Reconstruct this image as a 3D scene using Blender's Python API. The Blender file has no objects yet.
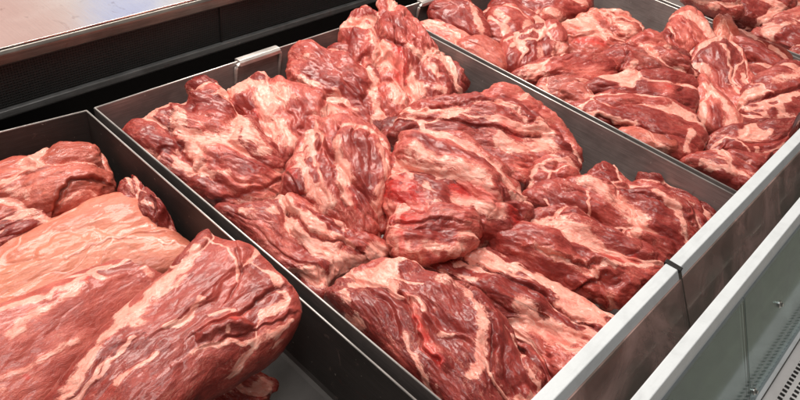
import bpy, math, random
import numpy as np

S = 0.6            # design unit (camera height above the tray rims) in metres
C = bpy.context.scene.collection

# ------------------------------------------------------------------ camera model
F = 707.0
_a = np.array([-1076., -741., F]); _a /= np.linalg.norm(_a)
_b = np.array([775., -450., F]); _b /= np.linalg.norm(_b)
_b = _b - _a * (_a @ _b); _b /= np.linalg.norm(_b)
_d = np.cross(_a, _b); _d /= np.linalg.norm(_d)
if _d[1] < 0: _d = -_d
RW = np.array([_b, _a, -_d])          # rows: world axes in camera coordinates

def ray(u, v):
    return RW @ np.array([u - 400., v - 200., F])
CAM = np.array([0., 0., 1.])
def onz(u, v, z=0.0):                 # measured point -> position on a level of the case
    d = ray(u, v); return CAM + d * ((z - 1.0) / d[2])
def onplane(u, v, c, n):
    d = ray(u, v); return CAM + d * (((c - CAM) @ n) / (d @ n))

# ------------------------------------------------------------------ object helpers
def link(o, parent=None):
    C.objects.link(o)
    if parent is not None: o.parent = parent
    return o
def tag(o, label=None, cat=None, group=None, kind=None):
    if label: o['label'] = label
    if cat: o['category'] = cat
    if group: o['group'] = group
    if kind: o['kind'] = kind
    return o
def empty(name, loc, label, cat, group=None):
    o = bpy.data.objects.new(name, None); o.location = [c * S for c in loc]
    o.empty_display_size = 0.05
    link(o); return tag(o, label, cat, group)

class MB:
    def __init__(s): s.v = []; s.f = []
    def add(s, vs, fs):
        n = len(s.v); s.v += [tuple(map(float, p)) for p in vs]; s.f += [tuple(i + n for i in f) for f in fs]
    def hexa(s, b, t):                # bottom 4 (ccw from above) and top 4 points
        s.add(list(b) + list(t), [(3, 2, 1, 0), (4, 5, 6, 7), (0, 1, 5, 4), (1, 2, 6, 5), (2, 3, 7, 6), (3, 0, 4, 7)])
    def box(s, x0, x1, y0, y1, z0, z1):
        s.hexa([(x0, y0, z0), (x1, y0, z0), (x1, y1, z0), (x0, y1, z0)], [(x0, y0, z1), (x1, y0, z1), (x1, y1, z1), (x0, y1, z1)])
    def prism(s, prof, x0, x1):       # closed (y,z) profile extruded along X
        n = len(prof)
        vs = [(x0, y, z) for y, z in prof] + [(x1, y, z) for y, z in prof]
        fs = [tuple(range(n)), tuple(range(2 * n - 1, n - 1, -1))]
        for i in range(n):
            j = (i + 1) % n; fs.append((i, i + n, j + n, j))
        s.add(vs, fs)
    def tube(s, pts, r, k=10):
        P = [np.array(p, float) for p in pts]; rings = []
        for i, p in enumerate(P):
            t = P[min(i + 1, len(P) - 1)] - P[max(i - 1, 0)]; t /= np.linalg.norm(t)
            a = np.cross(t, [0, 0, 1.]) if abs(t[2]) < .9 else np.cross(t, [1., 0, 0]); a /= np.linalg.norm(a)
            b = np.cross(t, a); rings.append([p + r * (math.cos(q) * a + math.sin(q) * b) for q in [2 * math.pi * m / k for m in range(k)]])
        fs = [(i * k + m, i * k + (m + 1) % k, (i + 1) * k + (m + 1) % k, (i + 1) * k + m) for i in range(len(P) - 1) for m in range(k)]
        fs += [tuple(range(k))[::-1], tuple(range((len(P) - 1) * k, len(P) * k))]
        s.add([q for r_ in rings for q in r_], fs)
    def build(s, name, mat, parent=None, bevel=0.0, smooth=False):
        me = bpy.data.meshes.new(name)
        off = np.array(parent.location) if parent is not None and parent.parent is None else np.zeros(3)
        if parent is not None and parent.parent is not None: off = np.array(parent.parent.location)
        if parent is not None and parent.type == 'MESH' and parent.parent is None: off = np.zeros(3)
        me.from_pydata([tuple(np.array(p) * S - off) for p in s.v], [], s.f)
        import bmesh
        bm = bmesh.new(); bm.from_mesh(me); bmesh.ops.recalc_face_normals(bm, faces=bm.faces); bm.to_mesh(me); bm.free()
        me.materials.append(mat)
        o = bpy.data.objects.new(name, me); link(o, parent)
        if bevel:
            m = o.modifiers.new('bevel', 'BEVEL'); m.width = bevel * S; m.segments = 3; m.limit_method = 'ANGLE'
            m.harden_normals = True
        if smooth or bevel:
            for p in me.polygons: p.use_smooth = True
        return o

# ------------------------------------------------------------------ materials
class NT:
    def __init__(s, name):
        s.m = bpy.data.materials.new(name); s.m.use_nodes = True; s.t = s.m.node_tree; s.t.nodes.clear()
        s.out = s.t.nodes.new('ShaderNodeOutputMaterial')
    def n(s, ty, **kw):
        o = s.t.nodes.new(ty)
        for k, v in kw.items():
            if k.startswith('i_'):
                o.inputs[k[2:].replace('_', ' ')].default_value = v
            else: setattr(o, k, v)
        return o
    def l(s, a, b): s.t.links.new(a, b)
    def sock(s, x, inp):
        if isinstance(x, (int, float)): inp.default_value = x
        elif isinstance(x, tuple): inp.default_value = x
        else: s.l(x, inp)
    def math(s, op, a, b=0.0, c=0.0, clamp=False):
        o = s.n('ShaderNodeMath', operation=op); o.use_clamp = clamp
        s.sock(a, o.inputs[0]); s.sock(b, o.inputs[1])
        if len(o.inputs) > 2: s.sock(c, o.inputs[2])
        return o.outputs[0]
    def ss(s, x, a, b):
        o = s.n('ShaderNodeMapRange', interpolation_type='SMOOTHSTEP')
        s.sock(x, o.inputs[0]); s.sock(a, o.inputs[1]); s.sock(b, o.inputs[2]); return o.outputs[0]
    def mix(s, f, a, b, mode='MIX'):
        o = s.n('ShaderNodeMix', data_type='RGBA', blend_type=mode)
        s.sock(f, o.inputs['Factor']); s.sock(a, o.inputs[6]); s.sock(b, o.inputs[7]); return o.outputs[2]
    def noise(s, vec, scale, detail=3.0, rough=.55, dist=0.0):
        o = s.n('ShaderNodeTexNoise'); s.l(vec, o.inputs['Vector'])
        o.inputs['Scale'].default_value = scale; o.inputs['Detail'].default_value = detail
        o.inputs['Roughness'].default_value = rough; o.inputs['Distortion'].default_value = dist
        return o.outputs[0]
    def vscale(s, vec, sc, off=(0, 0, 0)):
        o = s.n('ShaderNodeMapping'); s.l(vec, o.inputs['Vector']); o.inputs['Scale'].default_value = sc; o.inputs['Location'].default_value = off
        return o.outputs[0]

def c4(r, g, b): return (r, g, b, 1.0)

def meat_material():
    t = NT('raw_meat')
    a1 = t.n('ShaderNodeAttribute', attribute_name='m1'); s1 = t.n('ShaderNodeSeparateColor'); t.l(a1.outputs['Color'], s1.inputs[0])
    seam, tone, fat = s1.outputs[0], s1.outputs[1], s1.outputs[2]; red = a1.outputs['Alpha']
    a2 = t.n('ShaderNodeAttribute', attribute_name='m2'); s2 = t.n('ShaderNodeSeparateColor'); t.l(a2.outputs['Color'], s2.inputs[0])
    pale, marb, film = s2.outputs[0], s2.outputs[1], s2.outputs[2]
    g = t.n('ShaderNodeAttribute', attribute_name='grain').outputs['Vector']     # along, across, height in design units
    wn = t.n('ShaderNodeTexNoise'); t.l(g, wn.inputs['Vector']); wn.inputs['Scale'].default_value = 38.0; wn.inputs['Detail'].default_value = 3
    wv = t.n('ShaderNodeVectorMath', operation='MULTIPLY_ADD'); t.l(wn.outputs[1], wv.inputs[0]); wv.inputs[1].default_value = (.022, .022, .022); t.l(g, wv.inputs[2]); gw = wv.outputs[0]
    nB = t.noise(t.vscale(g, (14, 26, 26)), 1.0, 4, .6, .6)
    nM = t.noise(t.vscale(gw, (42, 85, 85)), 1.0, 5, .66, .8)
    nF = t.noise(t.vscale(gw, (130, 330, 330)), 1.0, 3, .6, .5)
    nP = t.noise(t.vscale(g, (30, 34, 34), (5, 5, 5)), 1.0, 4, .6, .4)
    fibre = t.noise(t.vscale(gw, (20, 330, 330)), 1.0, 3, .6, .8)
    iso = t.noise(t.vscale(g, (260, 260, 260)), 1.0, 2, .5)
    # connective tissue net between small muscle bundles
    vo = t.n('ShaderNodeTexVoronoi'); vo.feature = 'DISTANCE_TO_EDGE'; t.l(t.vscale(gw, (11, 27, 27)), vo.inputs['Vector']); vo.inputs['Scale'].default_value = 1.0
    vw = t.math('MULTIPLY', t.ss(nP, .42, .70), .15)
    net = t.math('MULTIPLY', t.math('SUBTRACT', 1.0, t.ss(vo.outputs['Distance'], t.math('MULTIPLY', vw, .1), t.math('ADD', vw, .004))), marb)
    net = t.math('MULTIPLY', net, .78)
    # fat: seams between muscles, caps, irregular border that frays along the fibres
    f0 = t.math('MAXIMUM', t.math('MAXIMUM', seam, fat), net)
    amp = t.math('MULTIPLY_ADD', marb, .80, .22)
    nz = t.math('ADD', t.math('MULTIPLY', t.math('SUBTRACT', nM, .5), 1.45), t.math('MULTIPLY', t.math('SUBTRACT', nF, .5), .7))
    nz = t.math('ADD', nz, t.math('MULTIPLY', t.math('SUBTRACT', fibre, .5), .75))
    f0 = t.math('ADD', f0, t.math('MULTIPLY', nz, amp))
    fm = t.ss(f0, .40, .74)
    blush = t.ss(f0, .10, .60)
    # marbling: thin branching lines running with the grain
    mA = t.noise(t.vscale(g, (16, 62, 62), (3, 1, 7)), 1.0, 3, .55, 1.3)
    ln = t.ss(t.math('ABSOLUTE', t.math('SUBTRACT', mA, .5)), .020, .0)
    mB = t.noise(t.vscale(g, (60, 44, 44), (9, 4, 2)), 1.0, 2, .5, 1.0)
    lb = t.ss(t.math('ABSOLUTE', t.math('SUBTRACT', mB, .5)), .016, .0)
    ln = t.math('MAXIMUM', ln, t.math('MULTIPLY', lb, .8))
    gate = t.ss(nB, .42, .62)
    mm = t.math('MULTIPLY', t.math('MULTIPLY', ln, gate), marb, clamp=True)
    # muscle colour
    tt = t.math('ADD', tone, t.math('MULTIPLY', t.math('SUBTRACT', nB, .5), .55))
    tt = t.math('ADD', tt, t.math('MULTIPLY', t.math('SUBTRACT', nP, .5), .42))
    tt = t.math('ADD', tt, t.math('MULTIPLY', t.math('SUBTRACT', fibre, .5), .45))
    tt = t.math('ADD', tt, t.math('MULTIPLY', blush, .14))
    tt = t.math('ADD', tt, t.math('MULTIPLY', t.math('SUBTRACT', nF, .5), .3), clamp=True)
    rp = t.n('ShaderNodeValToRGB'); t.l(tt, rp.inputs[0]); cr = rp.color_ramp
    cr.elements[0].position = 0.0; cr.elements[0].color = c4(.13, .005, .006)
    cr.elements[1].position = 1.0; cr.elements[1].color = c4(.82, .31, .215)
    for p, c in ((.28, (.255, .022, .018)), (.52, (.42, .058, .045)), (.76, (.64, .145, .110))):
        e = cr.elements.new(p); e.color = c4(*c)
    mus = t.mix(pale, rp.outputs[0], c4(.68, .23, .14))
    mus = t.mix(t.math('MULTIPLY', film, .25), mus, c4(.58, .27, .21))
    mus = t.mix(mm, mus, c4(.80, .38, .29))
    # fat colour, stained here and there
    fr = t.n('ShaderNodeValToRGB'); t.l(t.math('ADD', t.math('MULTIPLY', nF, .35), t.math('ADD', t.math('MULTIPLY', nM, .35), t.math('MULTIPLY', nP, .4))), fr.inputs[0]); fc = fr.color_ramp
    fc.elements[0].position = .36; fc.elements[0].color = c4(.72, .17, .12)
    fc.elements[1].position = .74; fc.elements[1].color = c4(.96, .60, .49)
    e = fc.elements.new(.52); e.color = c4(.87, .34, .265)
    col = t.mix(fm, mus, fr.outputs[0])
    rr = t.ss(t.math('ADD', red, t.math('ADD', t.math('MULTIPLY', t.math('SUBTRACT', nM, .5), 1.6), t.math('MULTIPLY', t.math('SUBTRACT', nF, .5), .8))), .30, 1.05)
    col = t.mix(t.math('MULTIPLY', rr, .66), col, c4(.66, .032, .026))
    # small blood specks
    sp = t.ss(iso, .73, .78)
    col = t.mix(t.math('MULTIPLY', sp, .5), col, c4(.30, .01, .01))
    # bump
    h = t.math('ADD', t.math('MULTIPLY', fm, .18), t.math('MULTIPLY', fibre, .20))
    h = t.math('ADD', h, t.math('MULTIPLY', nF, .25)); h = t.math('ADD', h, t.math('MULTIPLY', nM, .6)); h = t.math('MULTIPLY', h, t.math('MULTIPLY_ADD', marb, .9, .45))
    b = t.n('ShaderNodeBump'); b.inputs['Strength'].default_value = .9; b.inputs['Distance'].default_value = .0030; t.l(h, b.inputs['Height'])
    p_spec = .32; rg = t.math('ADD', .10, t.math('MULTIPLY', nP, .46))
    p = t.n('ShaderNodeBsdfPrincipled'); t.l(col, p.inputs['Base Color']); t.l(rg, p.inputs['Roughness']); t.l(b.outputs[0], p.inputs['Normal'])
    p.inputs['Specular IOR Level'].default_value = p_spec
    p.inputs['Subsurface Weight'].default_value = .22; p.inputs['Subsurface Radius'].default_value = (1.0, .35, .25); p.inputs['Subsurface Scale'].default_value = .004
    p.inputs['Coat Weight'].default_value = .28; p.inputs['Coat Roughness'].default_value = .11
    t.l(p.outputs[0], t.out.inputs[0]); return t.m

def steel(name, col, rough, metal=1.0, streak=(3, 3, 90), dirt=.25, bump=.0004):
    t = NT(name); co = t.n('ShaderNodeTexCoord').outputs['Object']
    a = t.noise(t.vscale(co, streak), 8.0, 4, .6); bno = t.noise(co, 14.0, 4, .6, .5); sp = t.noise(co, 160.0, 2, .5)
    f = t.math('ADD', t.math('MULTIPLY', a, .5), t.math('MULTIPLY', bno, .5))
    dk = tuple(c * (1 - dirt) for c in col); lt = tuple(min(1, c * (1 + dirt)) for c in col)
    cc = t.mix(t.ss(f, .35, .65), c4(*dk), c4(*lt))
    cc = t.mix(t.math('MULTIPLY', t.ss(sp, .72, .76), .5), cc, c4(.6, .55, .5))
    sd_ = t.ss(t.noise(co, 45.0, 4, .7, 1.0), .62, .74); cc = t.mix(t.math('MULTIPLY', sd_, .35), cc, c4(.42, .30, .27))
    bl = t.ss(t.noise(t.vscale(co, (1, 1, 1), (4, 2, 8)), 11.0, 5, .7, 1.5), .60, .72); cc = t.mix(t.math('MULTIPLY', bl, .45), cc, c4(.16, .03, .025))
    p = t.n('ShaderNodeBsdfPrincipled'); t.l(cc, p.inputs['Base Color']); p.inputs['Metallic'].default_value = metal
    t.l(t.math('ADD', rough - .08, t.math('MULTIPLY', bno, .16)), p.inputs['Roughness'])
    b = t.n('ShaderNodeBump'); b.inputs['Distance'].default_value = bump; t.l(f, b.inputs['Height']); t.l(b.outputs[0], p.inputs['Normal'])
    t.l(p.outputs[0], t.out.inputs[0]); return t.m

def glass_material(name, tint, gloss=.12, fog=.12, film=(.30, .34, .33)):
    t = NT(name); co = t.n('ShaderNodeTexCoord').outputs['Object']
    tr = t.n('ShaderNodeBsdfTransparent'); tr.inputs[0].default_value = c4(*tint)
    gl = t.n('ShaderNodeBsdfGlossy'); gl.inputs['Roughness'].default_value = .06; gl.inputs['Color'].default_value = c4(.9, 1, .97)
    fr = t.n('ShaderNodeFresnel'); fr.inputs['IOR'].default_value = 1.5
    m = t.n('ShaderNodeMixShader'); t.l(t.math('MULTIPLY_ADD', fr.outputs[0], .8, gloss * .3), m.inputs[0]); t.l(tr.outputs[0], m.inputs[1]); t.l(gl.outputs[0], m.inputs[2])
    # patchy diffuse film painting hazy reflections onto the pane
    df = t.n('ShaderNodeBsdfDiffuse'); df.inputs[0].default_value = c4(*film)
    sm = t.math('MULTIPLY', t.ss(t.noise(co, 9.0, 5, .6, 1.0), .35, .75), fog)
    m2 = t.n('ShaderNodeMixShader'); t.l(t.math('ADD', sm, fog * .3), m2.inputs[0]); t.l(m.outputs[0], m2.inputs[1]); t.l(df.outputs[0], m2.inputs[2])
    t.l(m2.outputs[0], t.out.inputs[0]); return t.m

def mesh_panel_material():
    t = NT('perforated_black_panel'); co = t.n('ShaderNodeTexCoord').outputs['Object']
    v = t.n('ShaderNodeTexVoronoi'); v.feature = 'F1'; t.l(co, v.inputs['Vector']); v.inputs['Scale'].default_value = 240.0; v.inputs['Randomness'].default_value = .12
    d = t.ss(v.outputs['Distance'], .25, .42)
    n = t.noise(co, 20.0, 3)
    col = t.mix(d, c4(.002, .002, .002), t.mix(n, c4(.018, .020, .020), c4(.035, .037, .037)))
    p = t.n('ShaderNodeBsdfPrincipled'); t.l(col, p.inputs['Base Color']); p.inputs['Roughness'].default_value = .5
    b = t.n('ShaderNodeBump'); b.inputs['Distance'].default_value = .001; t.l(d, b.inputs['Height']); t.l(b.outputs[0], p.inputs['Normal'])
    t.l(p.outputs[0], t.out.inputs[0]); return t.m

def paint(name, col, rough=.4, spec=.5, dirt=.12, metal=0.0):
    t = NT(name); co = t.n('ShaderNodeTexCoord').outputs['Object']
    n = t.noise(co, 25.0, 5, .65, .4); f = t.noise(co, 300.0, 2, .5); st = t.noise(t.vscale(co, (4, 60, 60)), 3.0, 4, .6)
    c = t.mix(t.ss(n, .4, .75), c4(*col), c4(*[x * (1 - dirt) for x in col]))
    c = t.mix(t.math('MULTIPLY', t.ss(st, .5, .8), dirt * 1.5), c, c4(*[x * .6 for x in col]))
    p = t.n('ShaderNodeBsdfPrincipled'); t.l(c, p.inputs['Base Color']); p.inputs['Metallic'].default_value = metal
    t.l(t.math('ADD', rough, t.math('MULTIPLY', t.math('SUBTRACT', n, .5), .2)), p.inputs['Roughness'])
    b = t.n('ShaderNodeBump'); b.inputs['Distance'].default_value = .0002; t.l(f, b.inputs['Height']); t.l(b.outputs[0], p.inputs['Normal'])
    t.l(p.outputs[0], t.out.inputs[0]); return t.m

M = dict(
    meat=meat_material(),
    tray=steel('dull_tray_steel', (.31, .27, .26), .42, metal=.40), shaded_tray=steel('shaded_tray_steel', (.055, .050, .047), .55, metal=.1),  # left pan's dimmer light is put into a darker copy of the steel
    rim=steel('worn_bright_rim', (.72, .69, .66), .42, metal=.6),
    gap=paint('black_gap_shade', (.008, .008, .008), .6),
    panel=mesh_panel_material(),
    ledge=steel('dark_ledge_metal', (.22, .225, .225), .36, metal=.4, dirt=.3),
    black=paint('black_metal', (.012, .012, .012), .5),
    shelf=steel('brushed_shelf_steel', (.80, .78, .75), .12, streak=(90, 3, 3), dirt=.04, bump=.0001),
    lip=steel('shelf_lip_steel', (.36, .34, .31), .42, streak=(3, 3, 60)),
    rail=paint('pale_extruded_aluminium', (.66, .71, .735), .36, metal=.05, dirt=.14),
    glass=glass_material('clear_case_glass', (.86, .88, .86), .05, .50, (.62, .42, .38)),  # warm film tint stands in for meat mirrored in the glass
    glass_out=glass_material('outer_case_glass', (.66, .69, .72), .0, .12, (.40, .43, .46)),
    seal=paint('dark_glass_seal', (.012, .03, .022), .3),
    deck=paint('beige_case_enamel', (.42, .42, .36), .35),
    white=paint('white_grille_enamel', (.75, .76, .76), .35),
    screw=steel('zinc_screw', (.6, .6, .58), .3),
)
# ------------------------------------------------------------------ steel trays
TD = -0.18         # tray floor level
def tray(corners, label, mat=None, handle=None):
    """corners: inner front-left, front-right, back-right, back-left (x, y)."""
    fl, fr, br, bl = [np.array(c) for c in corners]
    root = empty('steel_tray', ((fl[0] + br[0]) / 2, (fl[1] + br[1]) / 2, TD), label, 'food tray', 'steel trays side by side in the meat case')
    cx = (fl + fr + br + bl) / 4
    th = .004; zf = -.115
    def sg(q): return np.array([np.sign(q[0] - cx[0]), np.sign(q[1] - cx[1])])
    def at(q, z, g=0.0):              # wall corner at a height; the front end leans in like the glass
        y = q[1]
        if q[1] < cx[1]: y = YF - .055 * min(1, (0 - z) / .10)
        s_ = sg(q); return (q[0] + s_[0] * g, y + s_[1] * g, z)
    cor = [fl, fr, br, bl]; b = MB()
    inn = [[at(q, zf, -.004) for q in cor], [at(q, TD + .012, -.006) for q in cor], [at(q, TD + .003, -.010) for q in cor], [at(q, TD, -.019) for q in cor]]
    outr = [[at(q, zf, th - .004) for q in cor], [at(q, TD - th, th - .008) for q in cor]]
    vs = [p for r_ in inn for p in r_] + [p for r_ in outr for p in r_]; fs = []
    for k in range(3):
        for i in range(4):
            j = (i + 1) % 4; fs.append((k * 4 + i, k * 4 + j, k * 4 + 4 + j, k * 4 + 4 + i))
    fs.append((12, 13, 14, 15))
    for i in range(4):
        j = (i + 1) % 4; fs.append((16 + j, 16 + i, 20 + i, 20 + j)); fs.append((i, 16 + i, 16 + j, j))
    fs.append((23, 22, 21, 20)); b.add(vs, fs)
    # upper band of the walls: left, back, right (open towards the glass)
    U = [fl, bl, br, fr]
    lo_i = [at(q, zf, -.004) for q in U]; hi_i = [at(q, 0, 0) for q in U]; lo_o = [at(q, zf, th - .004) for q in U]; hi_o = [at(q, 0, th) for q in U]
    vs = lo_i + hi_i + lo_o + hi_o; fs = []
    for i in range(3):
        fs += [(i, i + 1, 5 + i, 4 + i), (9 + i, 8 + i, 12 + i, 13 + i), (4 + i, 5 + i, 13 + i, 12 + i)]
    fs += [(0, 4, 12, 8), (3, 11, 15, 7)]
    b.add(vs, fs); b.build('pan', mat or M['tray'], root)
    r = MB(); e = .0022
    o = [at(q, .0008, th * .5) for q in U]
    for i in range(3): r.tube([o[i], o[i + 1]], e, 8)
    r.tube([at(fl, zf, 0), at(fr, zf, 0)], e, 8)
    r.build('rim', M['rim'], root, smooth=True)
    if handle:
        (xa, xb, yb) = handle
        w = MB(); y1 = yb - .004
        pts = [(xa, y1, -.085), (xa, y1 - .004, -.03)] + [(xa + .012 * (1 - math.cos(q)), y1 - .006, -.016 + .014 * math.sin(q)) for q in [0, .5, 1.0, 1.57]]
        pts += [(xb - .012 * (1 - math.cos(q)), y1 - .006, -.016 + .014 * math.sin(q)) for q in [1.57, 1.0, .5, 0]] + [(xb, y1 - .004, -.03), (xb, y1, -.085)]
        w.tube(pts, .0052, 10); hd = w.build('handle', M['rim'], root, smooth=True)
        k = MB(); k.prism([(yb + .012, -.012), (yb + .012, .006), (yb + .004, .009), (yb - .010, .009), (yb - .016, .003), (yb - .016, -.008), (yb - .011, -.008), (yb - .011, .002), (yb + .006, .003), (yb + .007, -.012)], xa + .012, xb - .004)
        k.build('handle_bracket', M['rim'], root, bevel=.0012)
    return root

YB = 1.478; YF = .222
TR = {
 1: [(-.36, YF), (.618, YF), (.632, YB), (-.36, YB + .14)],
 2: [(.655, YF), (1.675, YF), (1.675, YB - .01), (.657, YB)],
 3: [(1.700, YF), (2.690, YF), (2.690, YB - .03), (1.704, YB - .01)],
 4: [(2.725, YF), (3.70, YF), (3.70, YB - .03), (2.725, YB - .03)],
}
tray(TR[1], 'dull steel tray holding the long pale loin pieces, nearest the camera on the left', M['shaded_tray'])
tray(TR[2], 'wide steel tray filled with large marbled shoulders, wire handle on its back wall', handle=(1.065, 1.225, YB - .003))
tray(TR[3], 'steel tray right of the big middle heap, full of small cut chunks', handle=(1.83, 1.97, YB - .013))
tray(TR[4], 'farthest steel tray at the top right corner, only its left end showing')

# ------------------------------------------------------------------ the display case
case = empty('display_case', (1.6, .8, -.30), 'refrigerated meat counter with pale front rails, glass and black perforated back', 'display case')
X0, X1 = -1.2, 5.2
b = MB(); b.box(X0, X1, .12, 1.66, -.24, -.19); b.build('deck', M['black'], case)
b = MB(); b.prism([(1.66, -.034), (1.66, -.010), (1.60, -.010), (1.60, -.028), (1.606, -.034)], X0, X1)
b.build('back_ledge', M['ledge'], case, bevel=.003)
b = MB(); b.box(X0, X1, 1.630, 1.66, -.19, -.034); b.build('back_skirt', M['gap'], case)  # black sheet painting the shade of the open gap behind the trays
b = MB(); b.prism([(1.612, -.006), (1.612, .104), (1.66, .104), (1.66, -.006)], X0, X1); b.build('perforated_panel', M['panel'], case)
b = MB()                                  # shelf top with rolled front lip
b.prism([(1.606, .104), (1.598, .108), (1.592, .136), (1.598, .145), (1.66, .145), (1.66, .104)], X0, X1)
b.build('shelf_lip', M['lip'], case, bevel=.003)
b = MB(); b.prism([(1.600, .1462), (1.600, .1500), (2.9, .1500), (2.9, .1462)], X0, X1); b.build('top_shelf', M['shelf'], case, bevel=.0012)
# vertical joint of the perforated panel
b = MB(); b.box(1.118, 1.124, 1.608, 1.614, -.006, .104); b.build('panel_joint', M['black'], case)

def rail(yt, zt, top, k, dy, dz):         # L-shaped extrusion capping a sloping pane
    th = .006
    a = (yt, zt); c = (yt - top, zt + .001); e = (c[0] + dy * k, c[1] + dz * k)
    e2 = (e[0] + th, e[1] + .002); c2 = (c[0] + th, c[1] - th); a2 = (yt, zt - th)
    return [a, c, e, e2, c2, a2], e
L1 = math.hypot(.081, .137); d1 = (-.081 / L1, -.137 / L1)
L2 = math.hypot(.127, .248); d2 = (-.127 / L2, -.248 / L2)
prof1, e1 = rail(.238, .030, .027, .036, *d1)
prof2, e2 = rail(.120, .030, .024, .040, *d2)
XJ = 1.263
for nm, pr in (('inner_rail', prof1), ('outer_rail', prof2)):
    if nm == 'inner_rail':
        for xa, xb in ((X0, XJ - .0035), (XJ + .0035, X1)):
            b = MB(); b.prism(pr, xa, xb); b.build('rail', M['rail'], case, bevel=.0022)
    else:
        b = MB(); b.prism(pr, X0, X1); b.build('rail', M['rail'], case, bevel=.0022)
def pane(e, d, length, xa, xb, mat):
    y0, z0 = e[0] + .0035, e[1] + .012
    y1, z1 = y0 + d[0] * length, z0 + d[1] * length
    t_ = .003
    b = MB(); b.prism([(y0, z0), (y1, z1), (y1 + t_, z1), (y0 + t_, z0)], xa, xb)
    return b.build('glass_pane', mat, case), (y1, z1)
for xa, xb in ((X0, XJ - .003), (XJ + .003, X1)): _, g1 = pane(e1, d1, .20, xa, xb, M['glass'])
XJ2 = 1.326
for xa, xb in ((X0, XJ2 - .002), (XJ2 + .002, X1)): _, g2 = pane(e2, d2, .286, xa, xb, M['glass_out'])
# clip strip covering the inner joint
def strip(e, d, length, x, w, name, mat, lift, topy=None):
    y0, z0 = e; s0 = .036 if topy is None else topy
    ya, zb = y0 - d[0] * s0, z0 - d[1] * s0
    y1, z1 = y0 + d[0] * length, z0 + d[1] * length
    b = MB(); b.prism([(ya - lift, zb), (y1 - lift, z1), (y1 + .007, z1), (ya + .007, zb)], x - w / 2, x + w / 2)
    return b.build(name, mat, case, bevel=.0008)
strip(e1, d1, .19, XJ, .012, 'joint_strip', paint('grey_joint_strip', (.16, .15, .13), .3, metal=.6), .0022)
b = MB(); b.box(XJ - .006, XJ + .007, .205, .242, .0245, .0335); b.build('joint_clip', M['black'], case, bevel=.001)
strip(e2, d2, .26, XJ2, .006, 'joint_seal', M['seal'], .001, topy=-.001)
# case front below the panes
ym = .052; zm = g1[1] + .004 + (g2[1] - .026 - g1[1]) * (g1[0] + .02 - ym) / (g1[0] - g2[0] + .008)
b = MB(); b.prism([(g1[0] + .02, g1[1] + .004), (ym, zm), (ym, zm - .01), (g1[0] + .02, g1[1] - .01)], X0, X1); b.build('inner_sill', M['ledge'], case, bevel=.002)
b = MB(); b.prism([(ym - .0005, zm + .006), (g2[0] + .012, g2[1] - .022), (g2[0] + .012, g2[1] - .030), (ym - .0005, zm - .006)], X0, X1); b.build('sill_trim', M['deck'], case, bevel=.002)
b = MB(); b.prism([(g2[0] + .014, g2[1] + .006), (g2[0] - .006, g2[1] + .006), (g2[0] - .008, g2[1] - .05), (g2[0] + .010, g2[1] - .05)], X0, X1)
b.build('sill_channel', M['rail'], case, bevel=.002)
gy, gz = g2[0] - .010, g2[1] - .035
b = MB(); b.box(X0, X1, gy - .16, gy, gz - .02, gz - .004)
gr = b.build('vent_grille', M['white'], case, bevel=.002)
s_ = MB()
for i in range(int((2.4 - .9) / .016)):
    for j, yy in enumerate((gy - .028, gy - .050, gy - .072, gy - .094)):
        x = .9 + i * .016 + (j % 2) * .004
        s_.box(x, x + .009, yy - .007, yy + .004, gz - .006, gz - .0035)
s_.build('vent_slots', M['black'], gr)
b = MB(); b.box(X0, X1, -.6, gy - .16, -.7, gz - .02); b.build('front_body', M['deck'], case)
# screws fixing the outer pane
for x, s0 in ((XJ2 + .022, .245), (XJ2 + .20, .12)):
    cy, cz = e2[0] + d2[0] * s0, e2[1] + d2[1] * s0
    nrm = np.array([0, d2[1], -d2[0]]); nrm /= np.linalg.norm(nrm); c = np.array([x, cy + .002, cz])
    b = MB(); b.tube([c - nrm * .000, c + nrm * .006], .0085, 18); sc = b.build('screw', M['screw'], case, bevel=.001)
    b = MB(); b.tube([c + nrm * .005, c + nrm * .011], .0045, 6); b.build('screw_head', M['screw'], sc)
fl = MB(); fl.box(-8, 12, -8, 12, -1.62, -1.6); tag(fl.build('floor', paint('shop_floor', (.20, .19, .18), .4)), kind='structure')
# ------------------------------------------------------------------ noise
_rs = np.random.RandomState(7)
_perm = np.concatenate([_rs.permutation(256)] * 3)
_g = _rs.normal(size=(256, 3)); _g /= np.linalg.norm(_g, axis=1)[:, None]
def pn(p, sc=1.0, off=0.0):
    q = p * sc + off
    i = np.floor(q).astype(int); f = q - i; i &= 255; u = f * f * f * (f * (f * 6 - 15) + 10)
    r = 0
    for a in (0, 1):
        for b in (0, 1):
            for c in (0, 1):
                h = _perm[_perm[_perm[i[:, 0] + a] + i[:, 1] + b] + i[:, 2] + c]
                g = _g[h]; d = g[:, 0] * (f[:, 0] - a) + g[:, 1] * (f[:, 1] - b) + g[:, 2] * (f[:, 2] - c)
                w = (u[:, 0] if a else 1 - u[:, 0]) * (u[:, 1] if b else 1 - u[:, 1]) * (u[:, 2] if c else 1 - u[:, 2])
                r = r + w * d
    return r * 1.5
def sm(x, a, b):
    t = np.clip((x - a) / (b - a), 0, 1); return t * t * (3 - 2 * t)
def spline(P, n, closed=True):
    P = np.array(P, float); m = len(P); out = []
    if not closed:
        P = np.vstack([2 * P[0] - P[1], P, 2 * P[-1] - P[-2]]); m = len(P) - 3
    per = max(2, int(math.ceil(n / m)))
    for i in range(m):
        if closed: a, b, c, d = P[i - 1], P[i], P[(i + 1) % m], P[(i + 2) % m]
        else: a, b, c, d = P[i], P[i + 1], P[i + 2], P[i + 3]
        t = np.linspace(0, 1, per, endpoint=False)[:, None]
        out.append(.5 * (2 * b + (c - a) * t + (2 * a - 5 * b + 4 * c - d) * t * t + (3 * b - a - 3 * c + d) * t ** 3))
    out = np.vstack(out)
    if not closed: out = np.vstack([out, P[-2][None]])
    return out
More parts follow.
